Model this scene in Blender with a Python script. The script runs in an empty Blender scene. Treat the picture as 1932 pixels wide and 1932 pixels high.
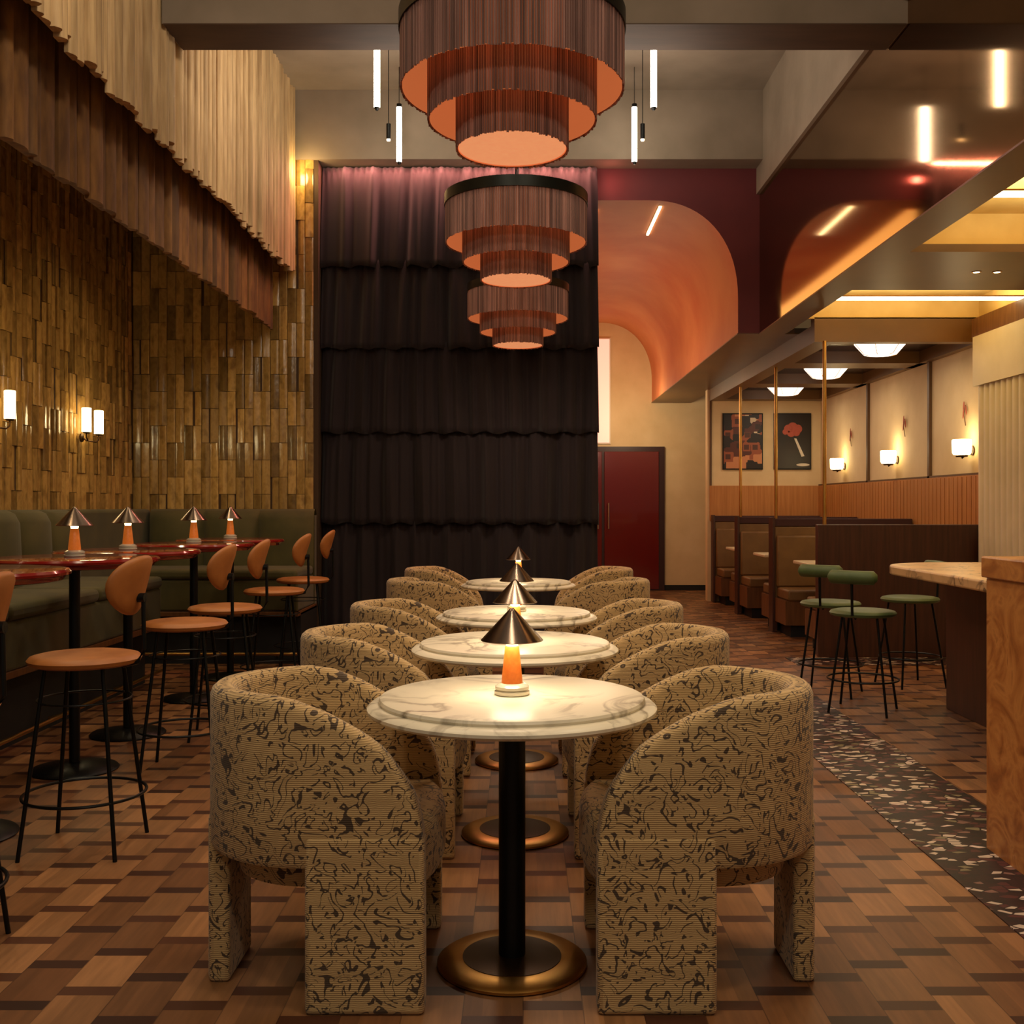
import bpy, math, random
from mathutils import Vector, Matrix
R = random.Random(7)
PI = math.pi
C = bpy.context.scene.collection
SC = bpy.context.scene

# ------------------------------------------------------------------ camera
F = 2012.0            # focal length in pixels of the 1932 px frame
cam_d = bpy.data.cameras.new('camera'); cam = bpy.data.objects.new('camera', cam_d); C.objects.link(cam)
cam.location = (0, 0, 1.3); cam.rotation_euler = (PI/2, 0, 0)
cam_d.sensor_width = 36; cam_d.lens = 36*F/1932
cam_d.shift_x = -20/1932; cam_d.shift_y = -11/1932
cam_d.clip_end = 100
SC.camera = cam

# ------------------------------------------------------------------ world and exposure
w = bpy.data.worlds.new('world'); SC.world = w; w.use_nodes = True
w.node_tree.nodes['Background'].inputs[0].default_value = (1.0, 0.84, 0.64, 1)
w.node_tree.nodes['Background'].inputs[1].default_value = 0.13
SC.view_settings.view_transform = 'Standard'; SC.view_settings.look = 'None'
SC.view_settings.gamma = 1; SC.view_settings.use_curve_mapping = False
SC.view_settings.exposure = 0.0

def lin(c): return tuple((x/255/12.92 if x/255 <= .04045 else ((x/255+.055)/1.055)**2.4) for x in c)
def light(kind, loc, power, color=(1, .72, .45), size=.1, rot=(0, 0, 0), spot=None, blend=.6, name='light', size_y=None):
    d = bpy.data.lights.new(name, kind); d.energy = power; d.color = color
    if kind in ('POINT', 'SPOT'): d.shadow_soft_size = size
    if kind == 'AREA':
        d.size = size
        if size_y: d.shape = 'RECTANGLE'; d.size_y = size_y
        else: d.shape = 'DISK'
    if spot: d.spot_size = spot; d.spot_blend = blend
    o = bpy.data.objects.new(name, d); C.objects.link(o); o.location = loc; o.rotation_euler = rot
    return o
WARM = (1, .80, .56)
# added fill spots near the concrete ceiling, above the frame, brightening the room
for (x, y, p) in ((-1.5, 1.2, 120), (1.5, 1.2, 120), (0, 2.2, 100), (-1.5, 4.2, 90), (1.5, 4.2, 115), (0.0, 5.0, 90), (-1.3, 7.0, 60), (1.3, 7.0, 80)):
    light('SPOT', (x, y, 5.0), p, WARM, .18, spot=math.radians(100), blend=.9, name='ceiling_fill_light')
for (x, y, z, tx, ty, tz, p) in ((-1.2, -1.0, 4.4, -.2, 3.0, .6, 90), (1.2, -1.0, 4.4, .2, 3.0, .6, 90), (-.9, 3.2, 4.7, -.9, 6.0, 4.6, 70), (1.0, 3.2, 4.7, 1.0, 6.0, 4.6, 70), (-.5, 3.6, 4.6, -2.1, 4.6, 3.9, 75), (-.5, 7.2, 4.6, -2.1, 7.6, 4.0, 50)):  # added fill spots aimed at the chairs, beam front and left screens
    o = light('SPOT', (x, y, z), p, (1, .84, .64), .15, spot=math.radians(110), blend=1, name='aimed_fill_light')
    o.rotation_euler = (Vector((tx, ty, tz))-Vector((x, y, z))).to_track_quat('-Z', 'Y').to_euler()
# added upward fill that brightens the concrete, belongs to no fixture
light('AREA', (0, 7.6, 3.6), 55, (1, .86, .72), 2.2, rot=(PI, 0, 0), name='concrete_fill_light', size_y=2.0)
# added spots brightening the left alcove, no fixtures there
for (x, y, p) in ((-2.7, 4.6, 22), (-2.7, 6.3, 22), (-2.6, 8.0, 14)):
    light('SPOT', (x, y, 3.78), p*2.2, (1, .76, .44), .1, spot=math.radians(120), blend=.9, name='alcove_fill_light')
# right hand bar: first lamp serves the paired downlights, the others are added fill
for (x, y, p) in ((3.1, 7.25, 16), (3.2, 3.2, 16), (2.9, 4.9, 22)):
    light('SPOT', (x, y, 2.87), p, (1, .70, .40), .06, spot=math.radians(110), blend=.8, name='bar_area_light')
# added point lights that brighten the passage behind the arch
light('POINT', (1.0, 12.4, 2.5), 34, (1, .74, .52), .5, name='vault_fill_light')
light('POINT', (1.6, 15.4, 2.6), 30, (1, .80, .50), .2, name='passage_fill_light')
# pink LED strip over the curtain
light('AREA', (-0.56, 9.735, 4.428), 40, (1, .34, .26), 2.4, name='curtain_strip_light', size_y=.012)
light('POINT', (0.80, 9.74, 4.28), .9, (1, .22, .18), .03, name='curtain_strip_end_light')
light('POINT', (-1.95, 9.5, 4.3), 6.0, (1, .72, .30), .05, name='corner_strip_light')

# ------------------------------------------------------------------ materials
def new_mat(name):
    m = bpy.data.materials.new(name); m.use_nodes = True
    return m, m.node_tree.nodes, m.node_tree.links, m.node_tree.nodes['Principled BSDF']
def P(name, col, rough=.5, metal=0, emit=None, estr=0, coat=0, trans=0, aniso=0):
    m, n, l, b = new_mat(name)
    b.inputs['Base Color'].default_value = (*lin(col), 1)
    b.inputs['Roughness'].default_value = rough; b.inputs['Metallic'].default_value = metal
    b.inputs['Coat Weight'].default_value = coat
    if trans: b.inputs['Transmission Weight'].default_value = trans
    if aniso: b.inputs['Anisotropic'].default_value = aniso
    if emit:
        b.inputs['Emission Color'].default_value = (*lin(emit), 1); b.inputs['Emission Strength'].default_value = estr
    return m
def noise_mat(name, cols, scale=4, stretch=(1, 1, 1), rough=.5, bump=0, detail=6, dist=0, coat=0, metal=0, lo=.3, hi=.7, attr=None, rvar=0, bscale=None):
    m, n, l, b = new_mat(name)
    tc = n.new('ShaderNodeTexCoord'); mp = n.new('ShaderNodeMapping'); mp.inputs['Scale'].default_value = stretch
    l.new(tc.outputs['Object'], mp.inputs[0])
    nz = n.new('ShaderNodeTexNoise'); nz.inputs['Scale'].default_value = scale; nz.inputs['Detail'].default_value = detail
    nz.inputs['Distortion'].default_value = dist; l.new(mp.outputs[0], nz.inputs['Vector'])
    cr = n.new('ShaderNodeValToRGB'); e = cr.color_ramp
    e.elements[0].position = lo; e.elements[1].position = hi
    e.elements[0].color = (*lin(cols[0]), 1); e.elements[1].color = (*lin(cols[-1]), 1)
    for i, c in enumerate(cols[1:-1]):
        x = e.elements.new(lo+(hi-lo)*(i+1)/(len(cols)-1)); x.color = (*lin(c), 1)
    l.new(nz.outputs['Fac'], cr.inputs[0]); out = cr.outputs[0]
    if attr:
        at = n.new('ShaderNodeAttribute'); at.attribute_name = attr
        mx = n.new('ShaderNodeMix'); mx.data_type = 'RGBA'; mx.blend_type = 'MULTIPLY'; mx.inputs[0].default_value = 1
        l.new(out, mx.inputs['A']); l.new(at.outputs['Color'], mx.inputs['B']); out = mx.outputs['Result']
    l.new(out, b.inputs['Base Color'])
    b.inputs['Roughness'].default_value = rough; b.inputs['Coat Weight'].default_value = coat; b.inputs['Metallic'].default_value = metal
    if rvar:
        mr = n.new('ShaderNodeMapRange'); mr.inputs['To Min'].default_value = rough-rvar; mr.inputs['To Max'].default_value = rough+rvar
        l.new(nz.outputs['Fac'], mr.inputs[0]); l.new(mr.outputs[0], b.inputs['Roughness'])
    if bump:
        bp = n.new('ShaderNodeBump'); bp.inputs['Strength'].default_value = bump; bp.inputs['Distance'].default_value = .01
        if bscale:
            n2 = n.new('ShaderNodeTexNoise'); n2.inputs['Scale'].default_value = bscale; l.new(mp.outputs[0], n2.inputs['Vector']); l.new(n2.outputs['Fac'], bp.inputs['Height'])
        else: l.new(nz.outputs['Fac'], bp.inputs['Height'])
        l.new(bp.outputs[0], b.inputs['Normal'])
    return m

def math_n(n, l, op, a, b=None, c=None):
    x = n.new('ShaderNodeMath'); x.operation = op
    for i, v in enumerate((a, b, c)):
        if v is None: continue
        if isinstance(v, (int, float)): x.inputs[i].default_value = v
        else: l.new(v, x.inputs[i])
    return x.outputs[0]
def mixc(n, l, fac, a, b, blend='MIX'):
    x = n.new('ShaderNodeMix'); x.data_type = 'RGBA'; x.blend_type = blend
    for k, v in (('Factor', fac), ('A', a), ('B', b)):
        s = x.inputs[0] if k == 'Factor' else x.inputs[k]
        if isinstance(v, (int, float)): s.default_value = v
        elif isinstance(v, tuple): s.default_value = (*v, 1)
        else: l.new(v, s)
    return x.outputs['Result']

def floor_mat():
    m, n, l, b = new_mat('parquet')
    tc = n.new('ShaderNodeTexCoord'); sp = n.new('ShaderNodeSeparateXYZ'); l.new(tc.outputs['Object'], sp.inputs[0])
    X, Y = sp.outputs[0], sp.outputs[1]
    u = math_n(n, l, 'DIVIDE', X, .155); col = math_n(n, l, 'FLOOR', u)
    sh = math_n(n, l, 'MULTIPLY', col, -.0833)
    v = math_n(n, l, 'DIVIDE', math_n(n, l, 'SUBTRACT', Y, math_n(n, l, 'MULTIPLY', sh, -1)), .25)
    row = math_n(n, l, 'FLOOR', v); fr = math_n(n, l, 'FRACT', v)
    dark = math_n(n, l, 'LESS_THAN', fr, .21)
    sub = math_n(n, l, 'FLOOR', math_n(n, l, 'MULTIPLY', u, 3))
    cb = n.new('ShaderNodeCombineXYZ'); l.new(col, cb.inputs[0]); l.new(row, cb.inputs[1])
    wn = n.new('ShaderNodeTexWhiteNoise'); wn.noise_dimensions = '3D'; l.new(cb.outputs[0], wn.inputs['Vector'])
    cb2 = n.new('ShaderNodeCombineXYZ'); l.new(sub, cb2.inputs[0]); l.new(row, cb2.inputs[1])
    wn2 = n.new('ShaderNodeTexWhiteNoise'); l.new(cb2.outputs[0], wn2.inputs['Vector'])
    mp = n.new('ShaderNodeMapping'); mp.inputs['Scale'].default_value = (60, 5, 1); l.new(tc.outputs['Object'], mp.inputs[0])
    gr = n.new('ShaderNodeTexNoise'); gr.inputs['Scale'].default_value = 1; gr.inputs['Detail'].default_value = 5; l.new(mp.outputs[0], gr.inputs['Vector'])
    base = n.new('ShaderNodeValToRGB'); e = base.color_ramp
    e.elements[0].color = (*lin((110, 70, 42)), 1); e.elements[1].color = (*lin((166, 118, 76)), 1); l.new(wn.outputs['Value'], base.inputs[0])
    k = mixc(n, l, .35, base.outputs[0], wn2.outputs['Value'], 'MULTIPLY')
    g2 = math_n(n, l, 'MULTIPLY_ADD', gr.outputs['Fac'], .9, .5)
    cg = n.new('ShaderNodeCombineColor'); [l.new(g2, cg.inputs[i]) for i in range(3)]
    k = mixc(n, l, .8, k, cg.outputs[0], 'MULTIPLY')
    dk = mixc(n, l, wn.outputs['Value'], lin((48, 26, 18)), lin((82, 48, 30)))
    k2 = mixc(n, l, dark, k, dk)
    # thin joints
    fu = math_n(n, l, 'FRACT', u); j = math_n(n, l, 'LESS_THAN', fu, .018)
    k3 = mixc(n, l, math_n(n, l, 'MULTIPLY', j, .6), k2, lin((40, 22, 14)))
    l.new(k3, b.inputs['Base Color'])
    b.inputs['Roughness'].default_value = .42; b.inputs['Specular IOR Level'].default_value = .35
    return m

def fabric_mat():
    m, n, l, b = new_mat('squiggle_fabric')
    tc = n.new('ShaderNodeTexCoord')
    def contour(sc, seed, k, w_, ds):
        mp = n.new('ShaderNodeMapping'); mp.inputs['Location'].default_value = (seed, seed*2, seed*.5); l.new(tc.outputs['Object'], mp.inputs[0])
        nz = n.new('ShaderNodeTexNoise'); nz.inputs['Scale'].default_value = sc; nz.inputs['Detail'].default_value = 2.2; nz.inputs['Roughness'].default_value = .45; nz.inputs['Distortion'].default_value = ds
        l.new(mp.outputs[0], nz.inputs['Vector'])
        fr = math_n(n, l, 'FRACT', math_n(n, l, 'MULTIPLY', nz.outputs['Fac'], k))
        return math_n(n, l, 'LESS_THAN', math_n(n, l, 'ABSOLUTE', math_n(n, l, 'SUBTRACT', fr, .5)), w_)
    n2 = n.new('ShaderNodeTexNoise'); n2.inputs['Scale'].default_value = 25; n2.inputs['Detail'].default_value = 1
    l.new(tc.outputs['Object'], n2.inputs['Vector'])
    keep = math_n(n, l, 'GREATER_THAN', n2.outputs['Fac'], .50)
    keep2 = math_n(n, l, 'LESS_THAN', n2.outputs['Fac'], .49)
    a = math_n(n, l, 'MULTIPLY', contour(12, 0, 7, .11, .8), keep)
    b_ = math_n(n, l, 'MULTIPLY', contour(13.5, 7.3, 7.5, .095, 1.0), keep2)
    f = math_n(n, l, 'MAXIMUM', a, b_)
    wv = n.new('ShaderNodeTexWave'); wv.bands_direction = 'Z'; wv.inputs['Scale'].default_value = 60; wv.inputs['Distortion'].default_value = 1.5; wv.inputs['Detail'].default_value = 2
    l.new(tc.outputs['Object'], wv.inputs['Vector'])
    tan = mixc(n, l, wv.outputs['Fac'], lin((168, 138, 92)), lin((198, 166, 114)))
    k = mixc(n, l, math_n(n, l, 'MULTIPLY', f, .92), tan, lin((44, 28, 20)))
    l.new(k, b.inputs['Base Color']); b.inputs['Roughness'].default_value = .9
    b.inputs['Sheen Weight'].default_value = .25
    bp = n.new('ShaderNodeBump'); bp.inputs['Strength'].default_value = .35; bp.inputs['Distance'].default_value = .004
    h = math_n(n, l, 'SUBTRACT', wv.outputs['Fac'], f); l.new(h, bp.inputs['Height']); l.new(bp.outputs[0], b.inputs['Normal'])
    return m

def marble_mat(name, base, vein, scale=3.0, w1=.5):
    m, n, l, b = new_mat(name)
    tc = n.new('ShaderNodeTexCoord')
    oi = n.new('ShaderNodeObjectInfo')
    ad = n.new('ShaderNodeVectorMath'); ad.operation = 'ADD'; l.new(tc.outputs['Object'], ad.inputs[0]); l.new(oi.outputs['Random'], ad.inputs[1])
    nz = n.new('ShaderNodeTexNoise'); nz.inputs['Scale'].default_value = scale; nz.inputs['Detail'].default_value = 8; nz.inputs['Distortion'].default_value = 1.6
    l.new(ad.outputs[0], nz.inputs['Vector'])
    a = math_n(n, l, 'ABSOLUTE', math_n(n, l, 'SUBTRACT', nz.outputs['Fac'], .5))
    cr = n.new('ShaderNodeValToRGB'); e = cr.color_ramp; e.elements[0].position = 0; e.elements[1].position = .05
    e.elements[0].color = (1, 1, 1, 1); e.elements[1].color = (0, 0, 0, 1); l.new(a, cr.inputs[0])
    n2 = n.new('ShaderNodeTexNoise'); n2.inputs['Scale'].default_value = scale*.8; n2.inputs['Detail'].default_value = 3; l.new(ad.outputs[0], n2.inputs['Vector'])
    msk = n.new('ShaderNodeMapRange'); msk.inputs['From Min'].default_value = .42; msk.inputs['From Max'].default_value = .62; l.new(n2.outputs['Fac'], msk.inputs[0])
    f = math_n(n, l, 'MULTIPLY', cr.outputs[0], math_n(n, l, 'MULTIPLY', msk.outputs[0], w1))
    tone = mixc(n, l, n2.outputs['Fac'], lin(base), lin(tuple(int(c*.86) for c in base)))
    k = mixc(n, l, f, tone, lin(vein)); l.new(k, b.inputs['Base Color'])
    b.inputs['Roughness'].default_value = .36
    return m

def terrazzo_mat():
    m, n, l, b = new_mat('pebble_mosaic')
    tc = n.new('ShaderNodeTexCoord'); mp = n.new('ShaderNodeMapping'); mp.inputs['Scale'].default_value = (22, 40, 1)
    l.new(tc.outputs['Object'], mp.inputs[0])
    vo = n.new('ShaderNodeTexVoronoi'); vo.inputs['Scale'].default_value = 1; vo.voronoi_dimensions = '2D'; l.new(mp.outputs[0], vo.inputs['Vector'])
    sp = n.new('ShaderNodeSeparateColor'); l.new(vo.outputs['Color'], sp.inputs[0])
    cr = n.new('ShaderNodeValToRGB'); cr.color_ramp.interpolation = 'CONSTANT'; e = cr.color_ramp
    e.elements[0].color = (*lin((40, 14, 14)), 1)
    for p, c in ((.38, (78, 34, 32)), (.55, (22, 10, 10)), (.72, (128, 92, 80)), (.80, (196, 176, 156)), (.92, (120, 110, 80))):
        x = e.elements.new(p); x.color = (*lin(c), 1)
    e.elements[-1].color = (*lin((214, 190, 176)), 1); e.elements[-1].position = .96
    l.new(sp.outputs[0], cr.inputs[0])
    v2 = n.new('ShaderNodeTexVoronoi'); v2.feature = 'DISTANCE_TO_EDGE'; v2.voronoi_dimensions = '2D'; v2.inputs['Scale'].default_value = 1; l.new(mp.outputs[0], v2.inputs['Vector'])
    ed = math_n(n, l, 'LESS_THAN', v2.outputs['Distance'], .08)
    k = mixc(n, l, ed, cr.outputs[0], lin((24, 12, 12))); l.new(k, b.inputs['Base Color']); b.inputs['Roughness'].default_value = .5
    return m

M = {}
M['parquet'] = floor_mat()
M['fabric'] = fabric_mat()
M['marble'] = marble_mat('cream_marble', (246, 236, 210), (96, 78, 52), 3.2, .75)
M['bar_marble'] = marble_mat('bar_marble', (226, 186, 134), (90, 66, 48), 5, 1.0)
M['terrazzo'] = terrazzo_mat()
M['burl'] = noise_mat('burl_stone', [(122, 68, 30), (172, 108, 52), (200, 138, 74), (150, 86, 40)], 5, rough=.35, dist=2.5, lo=.25, hi=.75)
M['concrete'] = noise_mat('concrete', [(124, 110, 92), (146, 130, 112)], 2.2, rough=.85, bump=.15, detail=9)
M['concrete_dark'] = noise_mat('dark_beam', [(66, 46, 28), (84, 60, 38)], 2.5, stretch=(1, 4, 4), rough=.7, detail=8)
M['cream_slat'] = noise_mat('cream_slat', [(168, 136, 92), (204, 172, 124)], 6, stretch=(6, 6, .6), rough=.7, attr='tint')
M['brown_slat'] = noise_mat('brown_slat', [(96, 62, 28), (136, 94, 44)], 5, stretch=(4, 4, 1.2), rough=.75, attr='tint')
M['tile'] = noise_mat('ochre_tile', [(134, 102, 54), (178, 140, 78), (150, 112, 60)], 14, stretch=(1, 1, .6), rough=.17, attr='tint', bump=.25, rvar=.06)
M['grout'] = P('grout', (64, 42, 20), .8)
M['curtain'] = P('plum_velvet', (25, 9, 15), .85); M['curtain'].node_tree.nodes['Principled BSDF'].inputs['Sheen Weight'].default_value = .12
M['oxblood'] = noise_mat('oxblood_plaster', [(92, 32, 36), (104, 38, 40)], 3, rough=.7)
M['salmon'] = noise_mat('salmon_plaster', [(190, 106, 62), (206, 134, 84)], 1.2, rough=.6, lo=.35, hi=.65)
M['cream'] = noise_mat('cream_plaster', [(212, 184, 138), (226, 200, 156)], 3, rough=.8)
M['bronze'] = P('bronze_mirror', (150, 112, 66), .07, 1.0)
M['soffit'] = noise_mat('bronze_soffit', [(94, 62, 26), (112, 76, 36)], 2, rough=.38, metal=0)
M['gold'] = noise_mat('gold_leaf', [(206, 170, 92), (228, 196, 120)], 3, rough=.5, metal=.1)
M['plum_gloss'] = P('plum_gloss', (38, 14, 14), .25)
M['white_lit'] = P('lit_tube', (255, 250, 235), .5, emit=(255, 244, 220), estr=26)
M['led'] = P('led_line', (255, 240, 200), .5, emit=(255, 232, 180), estr=9)
M['sconce_glass'] = P('sconce_glass', (255, 240, 200), .4, emit=(255, 226, 160), estr=7)
M['dome_glass'] = P('dome_glass', (255, 240, 225), .4, emit=(255, 236, 214), estr=2.4)
M['bulb'] = P('bulb', (255, 236, 190), .4, emit=(255, 222, 160), estr=6)
M['amber'] = noise_mat('amber_glass', [(180, 80, 20), (204, 108, 40)], 60, rough=.35)
_b = M['amber'].node_tree.nodes['Principled BSDF']; _b.inputs['Emission Color'].default_value = (*lin((220, 116, 40)), 1); _b.inputs['Emission Strength'].default_value = .35
M['shade_metal'] = P('shade_metal', (120, 104, 92), .24, 1.0)
M['chrome'] = P('chrome', (210, 200, 185), .15, 1.0)
M['glass_white'] = P('lamp_foot', (220, 214, 196), .2, .4)
M['black_metal'] = P('black_metal', (22, 24, 24), .38, .6)
M['brass'] = noise_mat('brass', [(178, 134, 68), (204, 160, 90)], 6, rough=.32, metal=1)
M['brass_dark'] = P('dark_bronze', (66, 44, 24), .35, .8)
M['red_lacquer'] = P('red_lacquer', (126, 24, 20), .12, 0, coat=.6)
M['tan_leather'] = noise_mat('tan_leather', [(158, 94, 42), (176, 110, 52)], 12, rough=.5)
M['green_velvet'] = noise_mat('green_velvet', [(62, 57, 22), (80, 71, 30)], 5, rough=.85)
M['green_velvet'].node_tree.nodes['Principled BSDF'].inputs['Sheen Weight'].default_value = .08
M['green_leather'] = noise_mat('green_leather', [(70, 88, 50), (84, 102, 60)], 9, rough=.5)
M['fringe'] = noise_mat('fringe', [(138, 98, 88), (178, 136, 124)], 20, stretch=(1, 1, .1), rough=.6, attr='tint')
M['ring_metal'] = P('ring_metal', (34, 36, 30), .35, .5)
M['liner'] = P('lit_liner', (190, 96, 50), .8, emit=(208, 112, 62), estr=.62)
M['diffuser'] = noise_mat('lit_diffuser', [(200, 130, 90), (214, 146, 100)], 40, rough=.8)
_b = M['diffuser'].node_tree.nodes['Principled BSDF']; _b.inputs['Emission Color'].default_value = (*lin((226, 146, 98)), 1); _b.inputs['Emission Strength'].default_value = .85
M['wood_dark'] = noise_mat('dark_wood', [(54, 28, 20), (74, 40, 28)], 6, stretch=(8, 8, .5), rough=.4)
M['wood_orange'] = noise_mat('wainscot_wood', [(168, 106, 48), (190, 128, 66)], 5, stretch=(9, 9, .4), rough=.5)
M['wood_brown'] = noise_mat('walnut', [(92, 56, 28), (118, 76, 40)], 5, stretch=(8, 8, .6), rough=.45)
M['olive_leather'] = noise_mat('olive_leather', [(106, 74, 36), (122, 88, 46)], 7, rough=.55)
M['plum_fabric'] = P('plum_upholstery', (58, 26, 24), .8)
M['white_top'] = P('booth_table_top', (226, 206, 170), .3)
M['flute'] = noise_mat('fluted_plaster', [(212, 202, 176), (226, 216, 192)], 3, rough=.6)
M['door_red'] = P('red_door_gloss', (104, 22, 20), .16, coat=.4)
M['door_frame'] = P('door_frame', (52, 20, 18), .4)
M['pink_lit'] = P('pink_lit', (250, 200, 180), .5, emit=(250, 190, 168), estr=.85)
M['panel_lit'] = P('panel_lit', (240, 200, 130), .5, emit=(255, 196, 110), estr=2.0)
M['black'] = P('matte_black', (16, 14, 12), .7)
M['divider'] = P('divider', (92, 62, 32), .5)
M['petal'] = P('petal', (176, 84, 64), .7)
M['ivory'] = P('ivory', (220, 208, 184), .7)

def art_mat():
    m, n, l, b = new_mat('abstract_print')
    tc = n.new('ShaderNodeTexCoord'); vo = n.new('ShaderNodeTexVoronoi'); vo.inputs['Scale'].default_value = 8; vo.distance = 'CHEBYCHEV'; vo.inputs['Randomness'].default_value = .8
    l.new(tc.outputs['Object'], vo.inputs['Vector']); sp = n.new('ShaderNodeSeparateColor'); l.new(vo.outputs['Color'], sp.inputs[0])
    cr = n.new('ShaderNodeValToRGB'); cr.color_ramp.interpolation = 'CONSTANT'; e = cr.color_ramp; e.elements[0].color = (*lin((30, 16, 12)), 1)
    for p, c in ((.4, (150, 78, 46)), (.62, (84, 36, 24)), (.8, (196, 128, 84))):
        x = e.elements.new(p); x.color = (*lin(c), 1)
    e.elements[-1].color = (*lin((210, 190, 160)), 1); e.elements[-1].position = .95
    l.new(sp.outputs[0], cr.inputs[0])
    ring = math_n(n, l, 'LESS_THAN', vo.outputs['Distance'], .28)
    k = mixc(n, l, math_n(n, l, 'MULTIPLY', ring, .8), cr.outputs[0], lin((34, 16, 12)))
    l.new(k, b.inputs['Base Color']); b.inputs['Roughness'].default_value = .5
    return m
M['art'] = art_mat()
M['art_dark'] = noise_mat('dark_print', [(14, 10, 9), (34, 18, 13)], 3, rough=.4)

# ------------------------------------------------------------------ mesh helpers
class MB:
    def __init__(s): s.v = []; s.f = []; s.c = []
    def tint(s, k, n):
        s.c += [k]*n
    def box(s, x0, x1, y0, y1, z0, z1, t=1.0):
        b = len(s.v)
        s.v += [(x, y, z) for z in (z0, z1) for y in (y0, y1) for x in (x0, x1)]
        fs = [(0, 2, 3, 1), (4, 5, 7, 6), (0, 1, 5, 4), (2, 6, 7, 3), (0, 4, 6, 2), (1, 3, 7, 5)]
        s.f += [tuple(b+i for i in f) for f in fs]; s.c += [t]*6
        return s
    def grid(s, pts, closed_u=False, closed_v=False, t=1.0, flip=False):
        b = len(s.v); nu = len(pts); nv = len(pts[0])
        for r in pts: s.v += [tuple(p) for p in r]
        for i in range(nu if closed_u else nu-1):
            for j in range(nv if closed_v else nv-1):
                i2 = (i+1) % nu; j2 = (j+1) % nv
                q = (b+i*nv+j, b+i2*nv+j, b+i2*nv+j2, b+i*nv+j2)
                s.f.append(q[::-1] if flip else q); s.c.append(t)
        return s
    def face(s, pts, t=1.0):
        b = len(s.v); s.v += [tuple(p) for p in pts]; s.f.append(tuple(range(b, b+len(pts)))); s.c.append(t); return s
    def lathe(s, prof, seg=48, cx=0, cy=0, cz=0, t=1.0, cap=True):
        pts = [[(cx+r*math.cos(2*PI*k/seg), cy+r*math.sin(2*PI*k/seg), cz+z) for r, z in prof] for k in range(seg)]
        s.grid(pts, closed_u=True, t=t)
        if cap:
            for (r, z) in (prof[0], prof[-1]):
                if r > 1e-4: s.face([(cx+r*math.cos(2*PI*k/seg), cy+r*math.sin(2*PI*k/seg), cz+z) for k in range(seg)], t)
        return s
    def tube(s, pts, r, seg=10, closed=False, t=1.0):
        pts = [Vector(p) for p in pts]; n = len(pts); rings = []
        for i, p in enumerate(pts):
            a = pts[(i-1) % n] if (closed or i > 0) else p; c = pts[(i+1) % n] if (closed or i < n-1) else p
            d = (c-a).normalized(); up = Vector((0, 0, 1)) if abs(d.z) < .9 else Vector((1, 0, 0))
            u = d.cross(up).normalized(); v = d.cross(u)
            rr = r[i] if isinstance(r, (list, tuple)) else r
            rings.append([p+(u*math.cos(2*PI*k/seg)+v*math.sin(2*PI*k/seg))*rr for k in range(seg)])
        s.grid(rings, closed_u=closed, closed_v=True, t=t)
        if not closed: s.face(rings[0][::-1], t); s.face(rings[-1], t)
        return s
    def prism(s, poly, z0, z1, axis='z', t=1.0):
        def q(a, b_, c): return {'z': (a, b_, c), 'y': (a, c, b_), 'x': (c, a, b_)}[axis]
        n = len(poly); b = len(s.v)
        s.v += [q(a, c, z0) for a, c in poly]+[q(a, c, z1) for a, c in poly]
        s.f.append(tuple(range(b, b+n))[::-1]); s.f.append(tuple(range(b+n, b+2*n))); s.c += [t]*2
        for i in range(n):
            j = (i+1) % n; s.f.append((b+i, b+j, b+n+j, b+n+i)); s.c.append(t)
        return s
    def build(s, name, mat, parent=None, smooth=True, angle=.7, bevel=0, seg=2, solid=0):
        me = bpy.data.meshes.new(name); me.from_pydata(s.v, [], s.f); me.update()
        import bmesh
        bm = bmesh.new(); bm.from_mesh(me); bmesh.ops.remove_doubles(bm, verts=bm.verts, dist=1e-6) if len(s.v) < 60000 else None
        bmesh.ops.recalc_face_normals(bm, faces=bm.faces); bm.to_mesh(me); bm.free()
        if any(abs(c-1) > 1e-6 for c in s.c) and len(me.polygons) == len(s.c):
            at = me.color_attributes.new('tint', 'FLOAT_COLOR', 'CORNER')
            buf = []
            for p in me.polygons:
                c = s.c[p.index]; buf += [c, c, c, 1]*p.loop_total
            at.data.foreach_set('color', buf)
        elif mat in (M['cream_slat'], M['brown_slat'], M['tile'], M['fringe']):
            at = me.color_attributes.new('tint', 'FLOAT_COLOR', 'CORNER'); at.data.foreach_set('color', [1.0]*(4*len(me.loops)))
        if smooth:
            me.polygons.foreach_set('use_smooth', [True]*len(me.polygons)); me.set_sharp_from_angle(angle=angle)
        me.materials.append(mat)
        o = bpy.data.objects.new(name, me); C.objects.link(o)
        if parent: o.parent = parent
        if solid: k = o.modifiers.new('s', 'SOLIDIFY'); k.thickness = solid
        if bevel: k = o.modifiers.new('b', 'BEVEL'); k.width = bevel; k.segments = seg; k.limit_method = 'ANGLE'; k.harden_normals = False
        return o
def tag(o, label, cat, group=None, kind=None):
    o['label'] = label; o['category'] = cat
    if group: o['group'] = group
    if kind: o['kind'] = kind
    return o
def thing(name, label, cat, loc=(0, 0, 0), rz=0, group=None):
    o = bpy.data.objects.new(name, None); C.objects.link(o); o.location = loc; o.rotation_euler = (0, 0, rz); o.empty_display_size = .1
    return tag(o, label, cat, group)
def struct(o, label=None):
    o['kind'] = 'structure'
    if label: o['label'] = label
    return o
def copy_tree(o, parent=None):
    c = o.copy(); C.objects.link(c); c.parent = parent
    for ch in list(o.children): copy_tree(ch, c)
    return c
def place(proto, first, loc, rz, label):
    o = proto if first else copy_tree(proto)
    o.location = loc; o.rotation_euler = (0, 0, rz); o['label'] = label
    return o

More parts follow.
